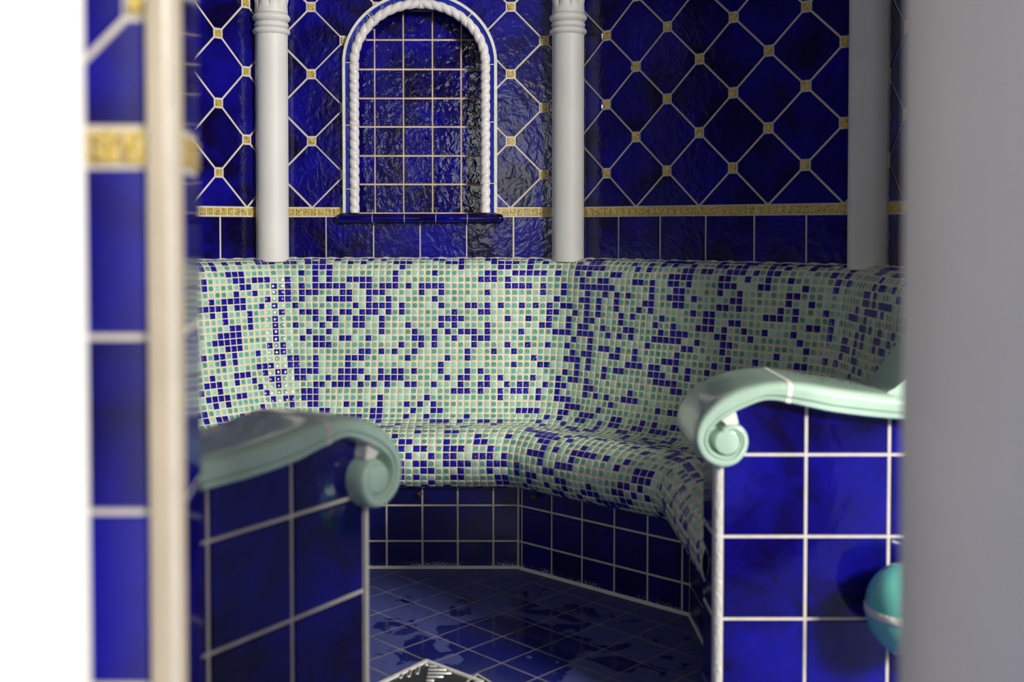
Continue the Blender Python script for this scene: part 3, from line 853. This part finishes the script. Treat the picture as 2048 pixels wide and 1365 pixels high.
# ------------------------------------------------------------------ entrance: pier with jamb, two big white columns
GZ0, GZ1 = H+.052, H+.084
mb = MB(); A = (-.2865, .914); Bk = (-.306, 1.045)
pf = Panel((-.50, .914), A); pj = Panel(A, Bk, flip=True)
if pj.n[0] < 0: pj = Panel(A, Bk)
pk = Panel((-.50, 1.045), Bk, flip=True)
for p_ in (pf, pj, pk): backing(mb, p_, 0, p_.L, 0, CEIL, 0)
mb.face([(-.50, .914, 0), (-.50, 1.045, 0), (-.50, 1.045, CEIL), (-.50, .914, CEIL)], 0)
zj = [0.0, H-.844, H-.694, H-.544, H-.394, H-.2436, H-.0935, GZ0]
for p_, u0, u1, js in ((pf, 0, pf.L-.021, [pf.L-.171-.15*k for k in range(4)]), (pj, .014, pj.L, []), (pk, 0, pk.L-.005, [.1+.15*k for k in range(5)])):
    for z0, z1 in zip(zj, zj[1:]): row(mb, p_, u0, u1, z0, z1, js)
    band(mb, p_, u0, u1, GZ0, GZ1, p=.0245)
    if p_ is pf: uc, par = on_line(287, (-.50, .914), A), 1
    else: uc, par = .09, 0
    diamonds(mb, p_, u0, u1, GZ1, CEIL, .106, uc, par)
tag(mb.build('wall_entrance', [M_grout, M_near, M_gold]), kind='structure')
m = MB(); vs = []; K = 9
for z in (0, CEIL):
    for j in range(K):
        t = pi/2*j/(K-1); vs.append((A[0]-.021+.0235*sin(t), .914-.005+.021*(1-cos(t)), z))
m.idx(vs, [[j, j+1, K+j+1, K+j] for j in range(K-1)])
tag(m.build('trim_1', [M_trim]), kind='structure')
# added unseen block right of the entrance, shades the right column and left partition
m = MB(); x0, x1, y0, y1 = .80, .98, .27, .62
q4 = [(x0, y0), (x1, y0), (x1, y1), (x0, y1)]
for k in range(4):
    a, b = q4[k], q4[(k+1) % 4]; m.face([(*a, 0), (*b, 0), (*b, CEIL), (*a, CEIL)])
tag(m.build('light_blocker', [M_plaster]), kind='structure')
def big_column(px, side, name, label):
    r = .075; Y = .835; tx = (px-1024)/F
    # circle tangent to the sight line at px
    L = sqrt(1+tx*tx); cx = tx*Y+side*r*L
    t = thing(name, label, 'column', 'white columns flanking the entrance', (cx, Y, 0))
    m = MB(); lathe(m, cx, Y, [(r, .10)]+[(r, .1+.2*k) for k in range(1, 11)]+[(r, CEIL-.14)], 72); m.build('shaft', [M_white], t, radians(50))
    m = MB(); lathe(m, cx, Y, [(r+.02, 0), (r+.02, .04), (r+.016, .05)]+[(r+.003+.012*sin(pi*k/8), .052+.045*k/8) for k in range(9)]+[(r, .10)], 72); m.build('base', [M_white], t, radians(40))
    m = MB(); lathe(m, cx, Y, [(r, CEIL-.14), (r+.012, CEIL-.13), (r+.004, CEIL-.11), (r+.03, CEIL-.04), (r+.035, CEIL-.035), (r+.035, CEIL-.002)], 72); m.build('capital', [M_white], t, radians(40))
    reorigin(t)
big_column(174, -1, 'entrance_column', 'large bright white round column, out of focus at the left edge')
big_column(1806, 1, 'entrance_column', 'large grey-white round column, out of focus at the right edge')

# ------------------------------------------------------------------ turquoise basin on the right partition
t = thing('wall_basin', 'turquoise glazed ceramic bowl with a cream rim on the right tiled end wall', 'basin', loc=(.66, 1.84, .2))
cb = at(1832, 1226, 1.84); cb.y = 1.853; R0 = .0800
def bowl(sgn, k0):
    m = MB(); pf = []
    for k in range(13):
        a = pi/2*k/12; pf.append((max(.0006, R0*cos(a)), cb.z+sgn*(.008+.074*sin(a))))
    if sgn > 0: lathe(m, cb.x, cb.y, pf, 48)
    else: lathe(m, cb.x, cb.y, pf[::-1], 48)
    return m
bowl(1, 0).build('lid', [M_turq], t, radians(60)); bowl(-1, 0).build('bowl', [M_turq], t, radians(60))
m = MB(); lathe(m, cb.x, cb.y, [(R0-.001, cb.z-.008), (R0+.0015, cb.z-.006), (R0+.002, cb.z), (R0+.0015, cb.z+.006), (R0-.001, cb.z+.008)], 48)
o = m.build('rim', [M_caulk], t, radians(60)); o['label'] = 'cream rim band'
m = MB(); vs = []
for y in (cb.y+.03, 1.934):
    for j in range(20): a = 2*pi*j/20; vs.append((cb.x+.035*cos(a), y, cb.z+.035*sin(a)))
m.idx(vs, [[j, (j+1) % 20, 20+(j+1) % 20, 20+j] for j in range(20)]); m.build('wall_bracket', [M_turq], t, radians(60))
reorigin(t)

# ------------------------------------------------------------------ floor drain
dn = thing('floor_drain', 'square metal floor drain with slotted cover in a cream frame', 'drain', loc=(DR[0], DR[1]-.12, 0))
dr1, dr2 = gp(957, 1362), gp(764, 1366)
ax = unit(dr1[0]-DR[0], dr1[1]-DR[1]); bx = unit(dr2[0]-DR[0], dr2[1]-DR[1]); SZ = .17
def dp(u, v, z): return (DR[0]+ax[0]*u+bx[0]*v, DR[1]+ax[1]*u+bx[1]*v, z)
m = MB(); fw = .0095
o4 = [(0, 0), (SZ, 0), (SZ, SZ), (0, SZ)]; i4 = [(fw, fw), (SZ-fw, fw), (SZ-fw, SZ-fw), (fw, SZ-fw)]
for k in range(4):
    a, b = o4[k], o4[(k+1) % 4]; c, d = i4[(k+1) % 4], i4[k]
    m.face([dp(*a, .005), dp(*d, .005), dp(*c, .005), dp(*b, .005)]); m.face([dp(*a, -.004), dp(*a, .005), dp(*b, .005), dp(*b, -.004)]); m.face([dp(*d, .005), dp(*d, -.002), dp(*c, -.002), dp(*c, .005)])
m.build('frame', [M_caulk], dn)
m = MB(); pts = [dp(*p, .0012) for p in i4]; m.face([pts[3], pts[2], pts[1], pts[0]], 0)
slots = []
cx_, cy_ = SZ/2, SZ/2
for k in range(7):      # slots radiating in four quarter fields
    f = .022+.0125*k
plate = m.build('plate', [M_plate], dn)
m = MB(); m2 = MB()
def pill(m, c, hd, L, wd, z, hgt):
    vs = []; K = 16
    for zz, s in ((z, 1), (z+hgt, .72)):
        for j in range(K):
            a = 2*pi*j/K; u = cos(a)*wd*s+(L/2 if cos(a) > 0 else -L/2); v = sin(a)*wd*s
            vs.append((c[0]+hd[0]*u-hd[1]*v, c[1]+hd[1]*u+hd[0]*v, zz))
    m.idx(vs, [[j, (j+1) % K, K+(j+1) % K, K+j] for j in range(K)]+[[K+j for j in range(K)]])
# bars along X on the right half, short pills along Y on the left half (as seen from the door)
for k in range(5):
    y = DR[1]-.032-.0180*k; xl = DR[0]+.010; ln = (.028, .038, .046, .03, .012)[k]
    pill(m, (xl+ln/2, y), (1, 0), ln, .0034, .0008, .0030)
for k in range(4):
    x = DR[0]+.002-.0165*k; y0 = DR[1]-.022-.0125*k; ln = (.002, .034, .036, .03)[k]
    pill(m, (x, y0-ln/2), (0, 1), ln, .0044, .0008, .0030)
    if k: pill(m2, (x, y0-ln/2-.005), (0, 1), ln-.010, .0026, .0008, .0034)
m.build('raised_bars', [M_steel], dn); m2.build('slot_openings', [M_dark], dn); reorigin(dn)
m = MB(); c0 = dp(.155, -.004, 0)
def ep(u, v, z): return (c0[0]+ax[0]*u+bx[0]*v*-1, c0[1]+ax[1]*u+bx[1]*v*-1, z)
tl_ = thing('cover_plate', 'small grey metal plate set in the floor just right of the drain', 'plate', loc=(c0[0], c0[1], 0))
q0 = at(955, 1348, 2.35); 
def gp(px, py): r = ray(px, py); k = -(H)/r.z; return (r.x*k, r.y*k)
P4 = [gp(955, 1350), gp(985, 1368), gp(960, 1384), gp(932, 1366)]
m.face([(x, y, .0012) for x, y in P4][::-1], 0)
cx_ = sum(p[0] for p in P4)/4; cy_ = sum(p[1] for p in P4)/4
for k in range(4):
    a, b = P4[k], P4[(k+1) % 4]; g1 = lambda p: (cx_+(p[0]-cx_)*.8, cy_+(p[1]-cy_)*.8)
    m.face([(*a, .0024), (*b, .0024), (*g1(b), .0024), (*g1(a), .0024)], 1)
m.build('plate', [M_plate, M_grout], tl_); reorigin(tl_)
